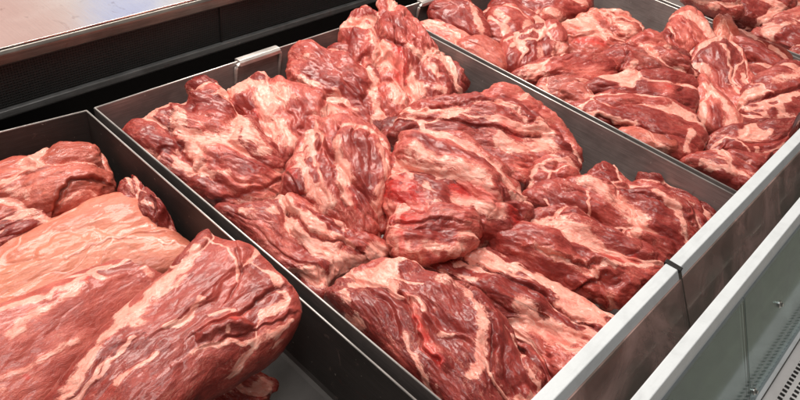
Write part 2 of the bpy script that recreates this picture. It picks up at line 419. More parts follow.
def resample(Q, n):
    Q2 = np.vstack([Q, Q[:1]]); d = np.r_[0, np.cumsum(np.linalg.norm(np.diff(Q2, axis=0), axis=1))]
    t = np.linspace(0, d[-1], n, endpoint=False)
    return np.stack([np.interp(t, d, Q2[:, k]) for k in range(2)], 1)
def softlim(x, lo, hi, k=.012):
    # rounded clamp: the soft meat takes the shape of the steel it leans on
    def sp(y): return np.where(y / k > 30, y, k * np.log1p(np.exp(np.clip(y / k, -50, 30))))
    if hi is not None: x = hi - sp(hi - x)
    if lo is not None: x = lo + sp(x - lo)
    return x
TB = {1: (-.36, .612, .18, 1.50), 2: (.664, 1.668, .18, 1.462), 3: (1.708, 2.684, .18, 1.45), 4: (2.733, 3.69, .18, 1.44)}
QUAL = 1.0

def piece(name, label, trayno, outline, z, T, strokes=(), tone=.5, pale=0.0, marb=.55, film=.15, grain=(1, .3), cell=.11, aspect=1.8,
          seam=.42, tilt=.30, lean=(0, 0), lump=.85, fold=1.0, pw=2.7, seed=1, fatb=0.0, group=None, cat='raw meat', rumple=1.0):
    rs = np.random.RandomState(seed * 13 + 5)
    if trayno == 2: T *= .84; z += .008
    O = np.array(outline, float)
    # frame of the piece: its middle plane, its own grain direction
    cpx = O.mean(0); c = onz(cpx[0], cpx[1], z)
    up = np.array([0, 0, 1.]); view = CAM - c; view /= np.linalg.norm(view)
    n = (1 - tilt) * up + tilt * view + np.array([lean[0], lean[1], 0]); n /= np.linalg.norm(n)
    g1 = onplane(cpx[0] + grain[0], cpx[1] + grain[1], c, n) - c; g1 /= np.linalg.norm(g1)
    g2 = np.cross(n, g1)
    def loc(uv, cc):
        q = onplane(uv[0], uv[1], cc, n) - c; return np.array([q @ g1, q @ g2])
    L = np.array([loc(p, c) for p in O])
    if cross_sign(L) < 0: L = L[::-1]
    per_px = np.linalg.norm(np.diff(np.vstack([O, O[:1]]), axis=0), axis=1).sum()
    nseg = int(np.clip(per_px * 1.15 * QUAL, 90, 620)); 
    Q = resample(spline(L, nseg * 3), nseg)
    cen = Q.mean(0)
    rad_px = per_px / 6.28
    area_ = abs(cross_sign(Q)) / 2; perim_ = np.linalg.norm(np.diff(np.vstack([Q, Q[:1]]), axis=0), axis=1).sum()
    T = min(T, 1.25 * area_ / perim_ * 1.0)
    nr = int(np.clip(rad_px * 1.15 * QUAL, 24, 110)); nb = max(8, nr // 3)
    # meridian: from the top centre out to the rim, then under to the bottom centre
    t = np.linspace(0, 1, nr + 1)[1:]; r1 = np.sin(t * math.pi / 2 * .999) * .35 + t * .65; r1 /= r1[-1]
    h1 = np.clip(1 - r1 ** pw, 0, 1) ** (1 / pw)
    tb = np.linspace(0, 1, nb + 1)[1:-1]; r2 = (1 - tb) ** .7; h2 = -np.clip(1 - r2 ** pw, 0, 1) ** (1 / pw) * .8
    R_ = np.r_[r1, r2]; H_ = np.r_[h1, h2]
    A = cen[0] + R_[:, None] * (Q[None, :, 0] - cen[0]); B = cen[1] + R_[:, None] * (Q[None, :, 1] - cen[1]); Hh = H_[:, None] * T * np.ones_like(A)
    nrw = len(R_)
    ctop = np.array([cen[0], cen[1], T]); cbot = np.array([cen[0], cen[1], -T * .8])
    P = np.concatenate([ctop[None], np.stack([A, B, Hh], 2).reshape(-1, 3), cbot[None]])
    Rr = np.r_[0, np.repeat(R_, nseg), 0]
    def normals(P):
        G = P[1:-1].reshape(nrw, nseg, 3)
        ds = np.roll(G, -1, 1) - np.roll(G, 1, 1)
        Gp = np.concatenate([np.repeat(P[:1][None], nseg, 1), G, np.repeat(P[-1:][None], nseg, 1)], 0)
        dr = Gp[2:] - Gp[:-2]
        nn = np.cross(dr, ds); nn /= (np.linalg.norm(nn, axis=2)[..., None] + 1e-12)
        return np.concatenate([[[0, 0, 1.]], nn.reshape(-1, 3), [[0, 0, -1.]]])
    N = normals(P)
    sd = rs.uniform(0, 200, 3)
    size = math.sqrt(abs(np.sum(Q[:, 0] * np.roll(Q[:, 1], -1) - Q[:, 1] * np.roll(Q[:, 0], -1))) / 2)
    # large lumps
    lam = lump * min(.014, size * .06)
    P = P + N * (lam * (pn(P, 7, sd) + .8 * pn(P, 14, sd + 9)))[:, None]
    # warped coordinates for muscles
    W = np.stack([pn(P, 9, sd + 31), pn(P, 9, sd + 57), pn(P, 9, sd + 83)], 1) * .035 + np.stack([pn(P, 28, sd + 3), pn(P, 28, sd + 5), pn(P, 28, sd + 7)], 1) * .010
    X = (P + W) / np.array([aspect, 1, 1])
    lo, hi = X.min(0) - .02, X.max(0) + .02
    vol = (hi[0] - lo[0]) * (hi[1] - lo[1]); nc = int(np.clip(vol / (cell * cell) * 1.3, 5, 60))
    seeds = lo + rs.rand(nc, 3) * (hi - lo); wt = rs.uniform(0, .35, nc) * cell
    D = np.sqrt(((X[:, None, :] - seeds[None]) ** 2).sum(2)) - wt[None]
    k1 = D.argmin(1); F1 = D[np.arange(len(X)), k1]; D[np.arange(len(X)), k1] = 9; F2 = D.min(1)
    e = (F2 - F1)
    ctone = rs.uniform(-.22, .22, nc)[k1]; ch = rs.uniform(-.5, 1, nc)[k1]
    sw = seam * cell * (.10 + .42 * sm(pn(P, 11, sd + 120), -.25, .5))
    seamv = 1 - sm(e, sw * .25, sw * 1.5 + 1e-4)
    P = P + N * ((sm(e, 0, cell * .5) - .55) * .011 * rumple * min(1, size / .2) + sm(e, 0, cell * .35) * ch * .006 * rumple)[:, None]
    # each muscle lies a little tilted on the next, like overlapping flaps
    dr_ = rs.normal(size=(nc, 3)); dr_ /= np.linalg.norm(dr_, axis=1)[:, None]
    off = ((X - seeds[k1]) * dr_[k1]).sum(1)
    P = P + N * (np.clip(off * .17, -.008, .008) * sm(e, 0, .012) * rumple * min(1, size / .2))[:, None]
    # painted and modelled features measured on the piece
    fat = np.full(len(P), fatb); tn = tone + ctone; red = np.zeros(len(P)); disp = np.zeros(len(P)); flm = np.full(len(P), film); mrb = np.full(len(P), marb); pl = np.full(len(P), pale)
    top = sm(N[:, 2], -.25, .15)
    ctop3 = c + n * T * .72
    pxs = np.linalg.norm(onplane(cpx[0] + 5, cpx[1], ctop3, n) - onplane(cpx[0] - 5, cpx[1], ctop3, n)) / 10
    pys = np.linalg.norm(onplane(cpx[0], cpx[1] + 5, ctop3, n) - onplane(cpx[0], cpx[1] - 5, ctop3, n)) / 10
    ps = (pxs + pys) / 2
    PW = P[:, :2] + W[:, :2] * .55 + np.stack([pn(P, 60, sd + 61), pn(P, 60, sd + 67)], 1) * .006
    brk = np.clip(1.0 - .1 * marb + (.15 + 1.1 * marb) * (pn(P, 26, sd + 71) + .5 * pn(P, 60, sd + 73)), .25, 1)
    for st in strokes:
        k, w, a = st[0], st[1] * ps, st[2]; pts = [loc(p, ctop3) for p in st[3:]]
        if len(pts) == 1: pts = [pts[0], pts[0] + 1e-4]
        pl_ = spline(pts, 8 * len(pts), closed=False) if len(pts) > 2 else np.array(pts)
        dmin = np.full(len(P), 9.); side = np.zeros(len(P))
        for i in range(len(pl_) - 1):
            p0, p1 = pl_[i], pl_[i + 1]; v = p1 - p0; tt = np.clip(((PW - p0) @ v) / (v @ v + 1e-12), 0, 1)
            rel = PW - p0 - tt[:, None] * v; dd = np.linalg.norm(rel, axis=1); cl = dd < dmin
            sgn = np.sign(v[0] * rel[:, 1] - v[1] * rel[:, 0]); side = np.where(cl, sgn, side); dmin = np.where(cl, dd, dmin)
        m = (1 - sm(dmin, w * .10, w * .95)) * top * a * (brk if k == 'F' else 1)
        if k == 'F': fat = np.maximum(fat, m); disp += m * .0010
        elif k == 'D': fat = fat * (1 - m); seamv = seamv * (1 - m); tn = tn * (1 - m) + m * .27; disp += m * .002; mrb = mrb * (1 - .75 * m)
        elif k == 'M': fat = fat * (1 - m); seamv = seamv * (1 - m); tn = tn * (1 - m) + m * .43; mrb = mrb * (1 - .65 * m)
        elif k == 'P': fat = fat * (1 - m); seamv = seamv * (1 - m * .6); tn = tn * (1 - m) + m * .72
        elif k == 'R': red = np.maximum(red, np.minimum(m * 1.2, 1))
        elif k == 'C':
            g_ = np.exp(-(dmin / (w * .30)) ** 2) * top * a; lf = np.exp(-(dmin / (w * 2.2)) ** 2) * top * a
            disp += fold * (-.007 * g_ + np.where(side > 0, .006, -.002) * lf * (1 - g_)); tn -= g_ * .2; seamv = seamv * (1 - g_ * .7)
        elif k == 'B': disp += m * .018
        elif k == 'W': flm = np.maximum(flm, m)
        elif k == 'L': pl = np.maximum(pl, m)
    P = P + N * disp[:, None]
    # folds, wrinkles, fine relief along the grain
    Pa = P / np.array([2.6, 1, 1])
    rid = 1 - np.abs(pn(Pa, 30, sd + 11)) * 2.4
    P = P + N * (rumple * (.0036 * pn(Pa, 38, sd + 17) + .0035 * np.clip(rid, 0, 1) ** 3 * -1 * sm(pn(P, 8, sd + 2), -.1, .4) + .0026 * pn(Pa, 80, sd + 23) + .0013 * pn(Pa, 170, sd + 29)))[:, None]
    fo = 1 - np.abs(pn(P / np.array([3.4, 1, 1.3]) + W * .8, 15, sd + 87)) * 5.0
    P = P - N * (rumple * fold * .0075 * np.clip(fo, 0, 1) ** 1.6 * sm(pn(P, 7, sd + 91), -.25, .2) * min(1, size / .18))[:, None]
    rimn = np.exp(-((Rr - 1) / .12) ** 2) * rumple
    P = P + N * (rimn * (.005 * pn(P, 22, sd + 41) + .004 * pn(P, 55, sd + 43)))[:, None]
    Wd = c + P[:, :1] * g1 + P[:, 1:2] * g2 + P[:, 2:] * n
    x0, x1, y0, y1 = TB[trayno]
    Wd[:, 0] = softlim(Wd[:, 0], x0, x1); yl = y0 + np.clip(Wd[:, 2] + .10, 0, .2) * .55; Wd[:, 1] = yl + softlim(Wd[:, 1] - yl, 0, None); Wd[:, 1] = softlim(Wd[:, 1], None, y1); Wd[:, 2] = softlim(Wd[:, 2], TD + .004, None, .006)
    # mesh
    nv = len(Wd); me = bpy.data.meshes.new(name)
    i = np.arange(nseg); j = (i + 1) % nseg; quads = []
    base = 1 + np.arange(nrw - 1)[:, None] * nseg
    q = np.stack([base + i, base + nseg + i, base + nseg + j, base + j], 2).reshape(-1, 4)
    tri1 = np.stack([np.zeros(nseg, int), 1 + i, 1 + j], 1); lb = 1 + (nrw - 1) * nseg
    tri2 = np.stack([lb + i, np.full(nseg, nv - 1), lb + j], 1)
    origin = np.array([c[0], c[1], max(Wd[:, 2].min(), TD)]) * S
    me.vertices.add(nv); me.vertices.foreach_set('co', (Wd * S - origin).astype(np.float32).ravel())
    loops = np.concatenate([q.ravel(), tri1.ravel(), tri2.ravel()]); me.loops.add(len(loops)); me.loops.foreach_set('vertex_index', loops.astype(np.int32))
    tot = np.r_[np.full(len(q), 4), np.full(2 * nseg, 3)]; me.polygons.add(len(tot))
    me.polygons.foreach_set('loop_start', np.r_[0, np.cumsum(tot)[:-1]].astype(np.int32)); me.polygons.foreach_set('loop_total', tot.astype(np.int32))
    me.polygons.foreach_set('use_smooth', np.ones(len(tot), bool))
    me.update(calc_edges=True)
    def col(nm, *ch):
        at = me.attributes.new(nm, 'FLOAT_COLOR', 'POINT'); at.data.foreach_set('color', np.stack([np.clip(x, 0, 1) * np.ones(nv) for x in ch], 1).astype(np.float32).ravel())
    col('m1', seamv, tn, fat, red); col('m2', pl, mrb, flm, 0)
    at = me.attributes.new('grain', 'FLOAT_VECTOR', 'POINT'); at.data.foreach_set('vector', (P + W * .5 + sd * .37).astype(np.float32).ravel())
    me.materials.append(M['meat'])
    o = bpy.data.objects.new(name, me); o.location = origin; link(o)
    return tag(o, label, cat, group or GR[trayno])
def cross_sign(L):
    return np.sum(L[:, 0] * np.roll(L[:, 1], -1) - L[:, 1] * np.roll(L[:, 0], -1))
GR = {1: 'long pale pork cuts in the left tray', 2: 'large marbled pork shoulders heaped in the middle tray', 3: 'small cut pork chunks heaped in the third tray', 4: 'pork pieces in the farthest tray'}
# ------------------------------------------------------------------ the meat, piece by piece
# strokes: kind, width, strength, points; F fat, D dark muscle, M muscle, P pink muscle, R blood red and painted red glow, C crease, B bulge, W silver skin
pc = piece
# ---- middle tray
pc('pork_shoulder', 'marbled shoulder with broad white fat flap in the back left corner of middle tray', 2,
   [(122,146),(140,122),(160,108),(182,107),(190,90),(212,85),(232,104),(258,132),(284,160),(290,190),(270,214),(232,216),(200,200),(165,178)], -.07, .075,
   [('F',16,1,(178,116),(184,130),(196,148)),('F',20,1,(232,118),(246,136),(258,150)),('F',10,.8,(196,148),(215,140),(236,140)),('D',20,1,(205,98),(222,112)),('P',18,.8,(200,124),(222,130)),
    ('D',16,1,(150,135),(165,150)),('D',16,.9,(220,165),(262,168)),('D',12,.9,(200,180),(225,186)),('P',18,.8,(235,190),(262,192)),('F',8,.8,(175,165),(200,175),(230,178)),('C',7,1,(170,115),(176,140),(190,160)),('C',6,.8,(205,200),(240,192),(285,178))],
   tone=.42, grain=(1,.35), seed=1, seam=.7)
pc('pork_shoulder', 'dark red shoulder against the middle tray back wall, right of the wire handle', 2,
   [(284,74),(292,56),(306,50),(322,54),(345,52),(362,68),(380,84),(390,118),(388,140),(362,140),(336,128),(312,104),(290,90)], -.075, .07,
   [('D',14,1,(308,72),(345,92)),('D',20,1,(358,88),(362,108)),('F',7,.9,(300,78),(330,92),(352,110)),('F',9,.9,(330,108),(352,122),(372,132)),('F',5,.8,(300,60),(312,62)),('P',16,.7,(340,116),(360,126)),('D',10,1,(318,58))],
   tone=.35, grain=(1,.6), seed=2)
pc('pork_shoulder', 'domed pale shoulder with a striped dark oval on its fat, just below the wire handle', 2,
   [(224,98),(238,86),(258,76),(280,80),(300,88),(325,102),(338,128),(334,156),(308,168),(284,172),(262,150),(244,128)], -.055, .075,
   [('F',20,1,(262,100),(276,92),(290,108)),('F',22,1,(262,118),(282,132)),('F',16,1,(308,118),(322,140)),('M',20,1,(296,112),(304,132)),('D',14,1,(240,100),(252,112)),('F',9,.9,(240,92),(262,84)),('R',9,.6,(258,108),(264,122))],
   tone=.45, grain=(.5,1), seed=3, seam=.8)
pc('pork_shoulder', 'tallest rough red shoulder, standing above the back rim of the middle tray', 2,
   [(340,40),(346,20),(360,14),(374,18),(380,6),(396,5),(410,22),(430,40),(452,58),(464,80),(458,104),(440,118),(414,124),(392,130),(372,112),(352,80)], -.04, .085,
   [('F',12,.8,(372,40),(384,62),(388,84)),('F',16,1,(392,88),(400,106)),('R',16,.7,(398,60),(402,78)),('R',10,.5,(366,60)),('D',14,1,(386,18),(398,34)),('D',13,1,(418,62),(432,80)),('D',12,1,(352,36),(350,56)),('F',7,.9,(410,52),(426,60),(440,76)),('C',7,1,(376,24),(382,44),(404,52)),('D',10,.9,(448,76),(452,98)),('P',16,.7,(372,70),(378,92)),('F',6,.9,(420,88),(442,92))],
   tone=.45, grain=(.3,1), seed=4, seam=.8, rumple=1.3, fold=1.2)
pc('pork_shoulder', 'small dark piece wedged in the gap under the tall back piece', 2,
   [(380,122),(400,116),(430,112),(440,124),(420,136),(396,146),(382,140)], -.09, .04, [('D',20,1,(395,130),(420,124))], tone=.12, seed=5, seam=.3)
pc('pork_shoulder', 'long layered shoulder along middle tray right wall, behind the oval cut end', 2,
   [(390,140),(396,118),(416,104),(450,98),(480,96),(508,88),(532,98),(556,122),(576,148),(582,176),(560,190),(530,192),(500,180),(460,160),(420,150)], -.062, .07,
   [('F',10,.9,(410,116),(440,112),(470,114)),('F',14,1,(496,140),(524,148),(548,146)),('D',12,1,(505,100),(540,120)),('D',10,.9,(440,128),(480,128)),('D',12,.8,(556,130),(566,146)),('R',12,.6,(500,126),(520,136)),('F',7,.9,(480,106),(510,112),(535,132)),('C',6,.9,(440,122),(490,132),(545,136)),('C',6,.9,(430,108),(480,104),(520,116)),('P',16,.7,(520,168),(510,176)),('F',10,.8,(540,122),(552,136))],
   tone=.48, grain=(1,.25), seed=6, aspect=2.4)
pc('pork_shoulder', 'rounded shoulder end with marbled oval cut face, near the middle tray right wall', 2,
   [(526,190),(530,172),(542,160),(560,155),(574,160),(580,172),(574,184),(556,190),(538,194)], -.05, .05,
   [('M',30,1,(552,172)),('F',3,1,(540,166),(550,174),(566,168)),('F',3,1,(552,174),(550,186)),('F',5,1,(530,186),(540,166),(560,159),(576,166))], tone=.5, seed=7, seam=.5, cell=.06)
pc('pork_shoulder', 'shoulder with upright dark oval muscle ringed by pale fat, in the heap middle', 2,
   [(284,176),(292,150),(306,134),(330,126),(366,130),(392,148),(402,180),(398,216),(384,240),(356,244),(326,226),(300,212),(288,200)], -.035, .08,
   [('F',18,1,(304,150),(312,176),(322,204)),('D',20,1,(352,148),(366,162),(366,186),(360,198)),('F',10,1,(338,150),(340,184),(346,208)),('F',9,.9,(380,158),(386,180),(376,202)),('F',7,.9,(340,136),(368,138),(388,152)),('M',12,1,(322,148),(330,176)),('D',5,.9,(308,156),(316,182)),('D',5,.9,(318,154),(326,180)),('R',8,.6,(346,196),(352,210)),('C',7,1,(334,136),(334,176),(340,212)),('D',14,.9,(292,186),(300,200)),('R',8,.6,(292,164),(296,176))],
   tone=.42, grain=(.25,1), seed=8, seam=.7, cell=.12, aspect=2.0)
pc('pork_shoulder', 'broad red and white shoulder at heap centre, lying under the long floppy flap', 2,
   [(380,220),(388,176),(392,150),(412,138),(446,140),(486,158),(514,182),(530,206),(528,226),(504,240),(470,246),(456,258),(420,262),(392,252)], -.02, .085,
   [('D',17,1,(412,232),(432,230),(456,233)),('F',8,.9,(398,246),(420,248),(450,250)),('F',14,1,(404,212),(430,212),(458,220)),('R',34,.85,(396,192),(410,214)),('R',14,.8,(392,232),(398,250)),('F',10,.9,(412,176),(402,196)),('F',18,1,(416,158),(450,176),(486,192)),('F',14,1,(430,192),(462,202),(496,212)),('D',9,1,(416,144),(450,156)),('D',10,1,(458,160),(486,172)),('D',15,.9,(448,200),(440,192)),('M',12,.9,(478,224),(500,226)),('D',12,.9,(498,190),(518,208)),('R',16,.8,(460,194),(494,206)),('R',12,.7,(510,214),(520,224)),('C',7,1,(462,246),(466,222),(450,212)),('D',10,.9,(470,232),(490,234)),('F',8,.9,(386,168),(396,186))],
   tone=.42, grain=(1,.4), seed=9, seam=.7, aspect=2.2, rumple=1.1)
pc('pork_shoulder', 'shoulder with wide fat band crossing it, beside the thin strip by the middle tray wall', 2,
   [(520,206),(528,196),(556,190),(584,184),(600,168),(616,166),(640,184),(672,200),(702,222),(708,240),(690,262),(660,268),(630,256),(590,240),(552,224)], -.075, .07,
   [('F',17,1,(588,184),(616,204),(640,226)),('D',20,.9,(560,202),(584,204)),('M',16,1,(596,216),(604,226)),('F',3,1,(548,200),(556,208),(578,212)),('F',3,1,(590,196),(588,222)),('D',12,.9,(626,192),(656,208)),('D',14,.9,(654,220),(672,244)),('F',7,1,(650,200),(672,216),(686,240)),('F',12,.9,(640,226),(636,244)),('C',5,.8,(612,188),(650,206),(690,226)),('R',6,.5,(628,250),(640,246))],
   tone=.38, grain=(1,.5), seed=10, seam=.4, aspect=1.8)
pc('pork_strip', 'thin dark red strip along the middle tray right wall near the front rail', 2,
   [(628,188),(640,180),(656,178),(682,186),(706,198),(724,212),(722,224),(700,226),(676,212),(650,202)], -.088, .035,
   [('F',4,.8,(640,186),(668,192),(690,206)),('D',10,.8,(660,186),(684,196))], tone=.38, grain=(1,.5), seed=11, seam=.3, cell=.06)
pc('pork_shoulder', 'shoulder with white fat cap, right of the thick end with dark oval face', 2,
   [(484,248),(500,238),(524,226),(548,212),(572,216),(592,230),(620,240),(646,252),(668,268),(664,284),(640,300),(618,310),(596,306),(566,290),(530,276),(500,264)], -.055, .075,
   [('F',17,1,(540,226),(566,230),(582,236)),('D',18,.9,(508,244),(524,240)),('D',11,1,(548,248),(576,254),(592,262)),('D',12,.8,(610,242),(626,250)),('D',11,.9,(540,266),(566,276)),('F',6,.9,(528,252),(552,262),(590,276)),('F',9,.8,(590,240),(604,252),(622,262)),('R',9,.6,(606,266),(630,260)),('F',6,.9,(592,276),(620,268),(648,266)),('M',14,1,(606,284),(624,288)),('C',6,1,(530,254),(560,264),(598,270)),('C',5,.9,(572,286),(604,280))],
   tone=.42, grain=(1,.35), seed=12, seam=.5, aspect=2.6, fold=1.2)
pc('pork_shoulder', 'flat marbled shoulder along the middle tray left wall, below the white flap piece', 2,
   [(216,216),(232,208),(262,206),(290,200),(322,212),(350,226),(380,248),(392,262),(362,268),(340,282),(326,308),(308,300),(280,268),(248,240)], -.085, .065,
   [('P',26,.8,(262,236),(290,248)),('F',12,.9,(244,216),(270,212)),('D',13,1,(322,224),(344,240)),('D',11,.9,(350,240),(364,254)),('F',4,1,(312,222),(334,242),(356,258)),('F',4,1,(330,220),(346,238)),('F',10,.8,(286,228),(304,240)),('D',9,.8,(300,212),(318,218)),('C',6,1,(286,212),(320,238),(366,264)),('F',7,.8,(298,262),(316,276)),('D',10,.8,(300,258),(320,268))],
   tone=.45, grain=(1,.7), seed=13, seam=.7, aspect=2.0)
pc('pork_shoulder', 'long fatty piece with a dark stripe, running under the pale front rail', 2,
   [(388,262),(420,258),(452,254),(480,252),(512,264),(552,286),(590,308),(622,330),(664,352),(700,392),(690,440),(590,430),(548,400),(512,350),(470,310),(430,280)], -.085, .07,
   [('F',12,.9,(430,266),(468,276),(496,286)),('D',9,1,(440,272),(486,284),(530,302),(576,326)),('D',14,.9,(492,300),(508,312)),('D',10,1,(520,282),(548,296)),('F',22,1,(520,316),(552,338),(580,352)),('R',16,.6,(550,336)),('R',12,.5,(576,350)),('F',9,.9,(556,298),(584,318)),('D',8,1,(486,322),(520,350),(550,372)),('D',8,.9,(590,326),(606,336)),('F',9,.9,(470,262),(500,270),(530,280)),('C',6,1,(460,260),(520,286),(590,326)),('P',18,.8,(560,376),(590,384)),('R',7,.6,(470,276))],
   tone=.42, grain=(1,.6), seed=14, seam=.6, aspect=2.8)
pc('pork_shoulder', 'big round nearest shoulder in middle tray, dark striated muscles and ragged pink seam', 2,
   [(322,304),(330,284),(348,270),(376,262),(408,262),(436,272),(462,290),(486,316),(512,344),(540,376),(556,410),(540,440),(490,450),(440,430),(390,380),(350,338)], -.035, .085,
   [('D',15,1,(412,272),(432,290),(452,310),(462,330)),('D',13,.9,(424,318),(450,330),(462,352)),('F',13,1,(458,290),(476,316),(478,350),(470,376)),('F',14,.8,(340,290),(350,320),(376,350)),('D',9,1,(378,288),(388,310),(398,332)),('D',7,.9,(350,296),(362,318)),('D',6,.9,(362,326),(380,350),(398,366)),('R',9,.7,(412,316),(424,340),(440,362)),('P',9,.8,(404,296),(418,330),(436,352)),('D',16,1,(492,340),(512,362),(528,384)),('F',4,1,(500,328),(520,350),(548,386)),('F',5,.9,(370,276),(400,276),(420,286)),('F',7,.9,(400,330),(420,360),(430,388)),('D',9,.9,(412,366),(420,388)),('F',10,.9,(350,280),(372,276)),('C',6,1,(466,284),(486,330),(488,372)),('C',5,.9,(398,288),(414,330),(438,362)),('M',10,.9,(440,372),(455,392)),('P',12,.6,(386,344),(400,364))],
   tone=.40, grain=(.75,1), seed=15, seam=.7, aspect=2.6, lump=.9)
pc('pork_shoulder', 'thick end with dark oval cut face in pink fat, below the heap centre', 2,
   [(384,236),(388,216),(406,206),(438,206),(466,214),(478,228),(474,246),(458,256),(434,262),(410,264),(390,256)], -.008, .048,
   [('F',40,.75,(410,240),(450,240)),('D',15,1,(414,234),(432,232),(452,234)),('D',8,1,(430,234)),('R',20,.7,(396,216),(410,218)),('B',8,.5,(404,246),(430,252),(460,246)),('C',4,.8,(396,222),(420,222),(462,226)),('R',9,.8,(400,236),(404,248)),('F',3,1,(412,248),(426,256)),('D',5,.8,(430,252),(448,251))], tone=.45, grain=(1,0), seed=16, seam=.4, cell=.10, rumple=1.15, lump=1.6, pw=3.2)
pc('pork_shoulder', 'long floppy striped flap draped across the heap centre, above the dark oval cut face', 2,
   [(398,166),(414,150),(440,147),(474,160),(504,182),(524,204),(520,214),(498,208),(466,196),(432,190),(406,184)], .022, .028,
   [('F',14,1,(420,160),(452,172),(484,188)),('D',6,.9,(430,152),(464,164),(500,190)),('R',8,.7,(470,192),(500,200)),('C',4,1,(418,170),(456,182),(500,204))], tone=.45, grain=(1,.45), seed=17, aspect=3, seam=.5, rumple=1.2)
# ---- left tray
pc('pork_loin', 'rounded pink piece at the back of the left tray, against its back wall', 1,
   [(-40,206),(-24,184),(4,170),(40,158),(76,152),(108,150),(116,172),(116,190),(96,206),(64,222),(40,234),(0,250),(-30,240)], -.085, .07,
   [('P',30,.8,(40,190),(84,184)),('F',7,.9,(6,190),(50,172),(90,164)),('D',11,.9,(60,200),(90,190),(104,186)),('W',10,.9,(90,158),(106,156)),('F',4,.9,(62,206),(84,202),(102,198)),('F',10,.6,(10,196),(26,200)),('C',6,1,(52,212),(66,198),(104,184)),('R',7,.5,(50,180))],
   tone=.55, pale=.22, grain=(1,-.3), seed=21, seam=.35, marb=.4, aspect=2.2)
pc('pork_loin', 'small dark rounded end between the back piece and broad pale loin, left tray', 1,
   [(-30,250),(-10,228),(14,214),(36,208),(50,216),(50,226),(30,238),(8,250),(-16,262)], -.06, .04,
   [('D',16,.8,(16,226),(30,220)),('F',4,.9,(40,214),(50,222))], tone=.34, grain=(1,-.4), seed=22, seam=.3)
pc('pork_loin', 'crumpled dark flap at the back end of the broad pale piece beside the tray divider', 1,
   [(122,196),(130,182),(138,172),(148,184),(166,194),(176,204),(180,224),(176,238),(160,236),(146,226),(132,214)], -.07, .045,
   [('F',5,1,(134,178),(136,192)),('F',5,.9,(142,206),(152,214)),('D',14,1,(160,208),(166,220)),('F',5,.9,(168,212),(174,226)),('C',5,1,(150,200),(156,220))], tone=.36, grain=(.6,1), seed=23, rumple=1.6, cell=.06)
pc('pork_loin', 'broad smooth pale orange-pink loin, the largest smooth face in the left tray', 1,
   [(-70,330),(-60,280),(-20,256),(20,236),(60,218),(98,202),(130,196),(150,208),(172,230),(200,244),(214,258),(190,276),(130,290),(70,306),(20,330),(-30,350)], -.100, .052,
   [('L',70,1,(-10,290),(60,266),(110,244)),('L',30,.9,(110,244),(170,244)),('F',5,1,(20,252),(60,236),(110,218)),('F',4,.9,(60,262),(110,246),(160,240),(196,246)),('F',4,.9,(110,246),(150,226)),('P',16,.8,(30,240),(80,222),(122,206)),('F',6,.8,(-20,300),(30,300)),('W',26,.5,(40,274),(100,262))],
   tone=.66, pale=.55, fold=.4, grain=(1,-.42), seed=24, seam=.06, marb=.15, aspect=3.0, lump=.4, rumple=.35, pw=2.8, cell=.16)
pc('pork_loin', 'long loin with red-spotted fat edge, between the smooth pale loin and nearest loin', 1,
   [(-80,420),(-60,340),(-20,318),(30,296),(84,274),(140,252),(184,244),(206,246),(200,266),(170,300),(130,340),(90,380),(50,420),(0,450)], -.120, .058,
   [('F',9,1,(-20,322),(20,306),(60,288),(110,266)),('F',12,.8,(14,336),(40,312),(80,286)),('M',24,1,(60,320),(110,296),(160,268)),('F',9,.7,(140,272),(150,280)),('R',6,.9,(52,294)),('R',6,.8,(78,284),(88,280)),('F',9,.8,(0,380),(40,362),(76,344)),('R',8,.7,(30,376)),('M',14,1,(60,380),(76,366)),('M',18,.9,(-10,360),(30,346)),('F',10,.6,(-20,400),(10,390)),('R',7,.7,(100,338),(110,332))],
   tone=.50, pale=.08, fold=.6, lean=(.16,-.14), grain=(1,-.6), seed=25, seam=.08, marb=.26, aspect=3.2, rumple=.28, lump=.3, cell=.18, pw=2.8)
pc('pork_loin', 'nearest loin with white fat stripe on its left edge and ragged right end', 1,
   [(40,430),(52,400),(78,366),(112,324),(150,288),(186,254),(206,236),(218,240),(240,250),(262,256),(278,274),(296,296),(298,318),(282,346),(250,370),(220,388),(186,412),(150,440),(90,460)], .016, .062,
   [('F',15,1,(60,398),(92,354),(126,318),(162,282),(196,252)),('F',12,1,(120,322),(150,296)),('D',30,.7,(120,360),(160,326),(210,290)),('M',30,1,(214,272),(236,296)),('F',8,.8,(150,300),(180,280)),('F',4,1,(208,240),(232,262),(238,282)),('F',9,.8,(196,302),(186,322),(160,332)),('F',5,.9,(214,318),(236,312),(240,338)),('D',10,.8,(258,290),(276,300)),('F',6,.9,(170,372),(220,350),(262,340),(290,318)),('M',12,.9,(140,386),(190,370)),('F',8,.9,(120,384),(150,362)),('R',6,.7,(106,346)),('R',6,.7,(130,376)),('R',7,.5,(236,316),(246,324)),('C',6,1,(238,256),(240,280),(226,300)),('C',6,1,(206,336),(240,318),(282,290)),('P',10,.7,(216,330),(250,316)),('C',4,.8,(214,352),(252,336),(288,312)),('F',7,.9,(200,404),(250,372),(288,340)),('D',12,.8,(226,330),(256,322)),('F',5,.9,(96,380),(128,348)),('B',10,.6,(210,340),(250,326))],
   tone=.40, pale=.04, fold=.55, tilt=.18, grain=(1,-.85), seed=26, seam=.14, marb=.36, aspect=2.6, rumple=.42, lump=.35, cell=.17, pw=3.0)
pc('pork_trimming', 'small scraps on the tray floor under the ragged end of the nearest loin', 1,
   [(196,420),(206,392),(224,378),(244,374),(262,378),(276,386),(274,398),(262,412),(240,430)], -.145, .028,
   [('F',5,.8,(230,388),(256,386)),('R',8,.6,(264,392))], tone=.45, seed=27, cell=.05, rumple=1.5)
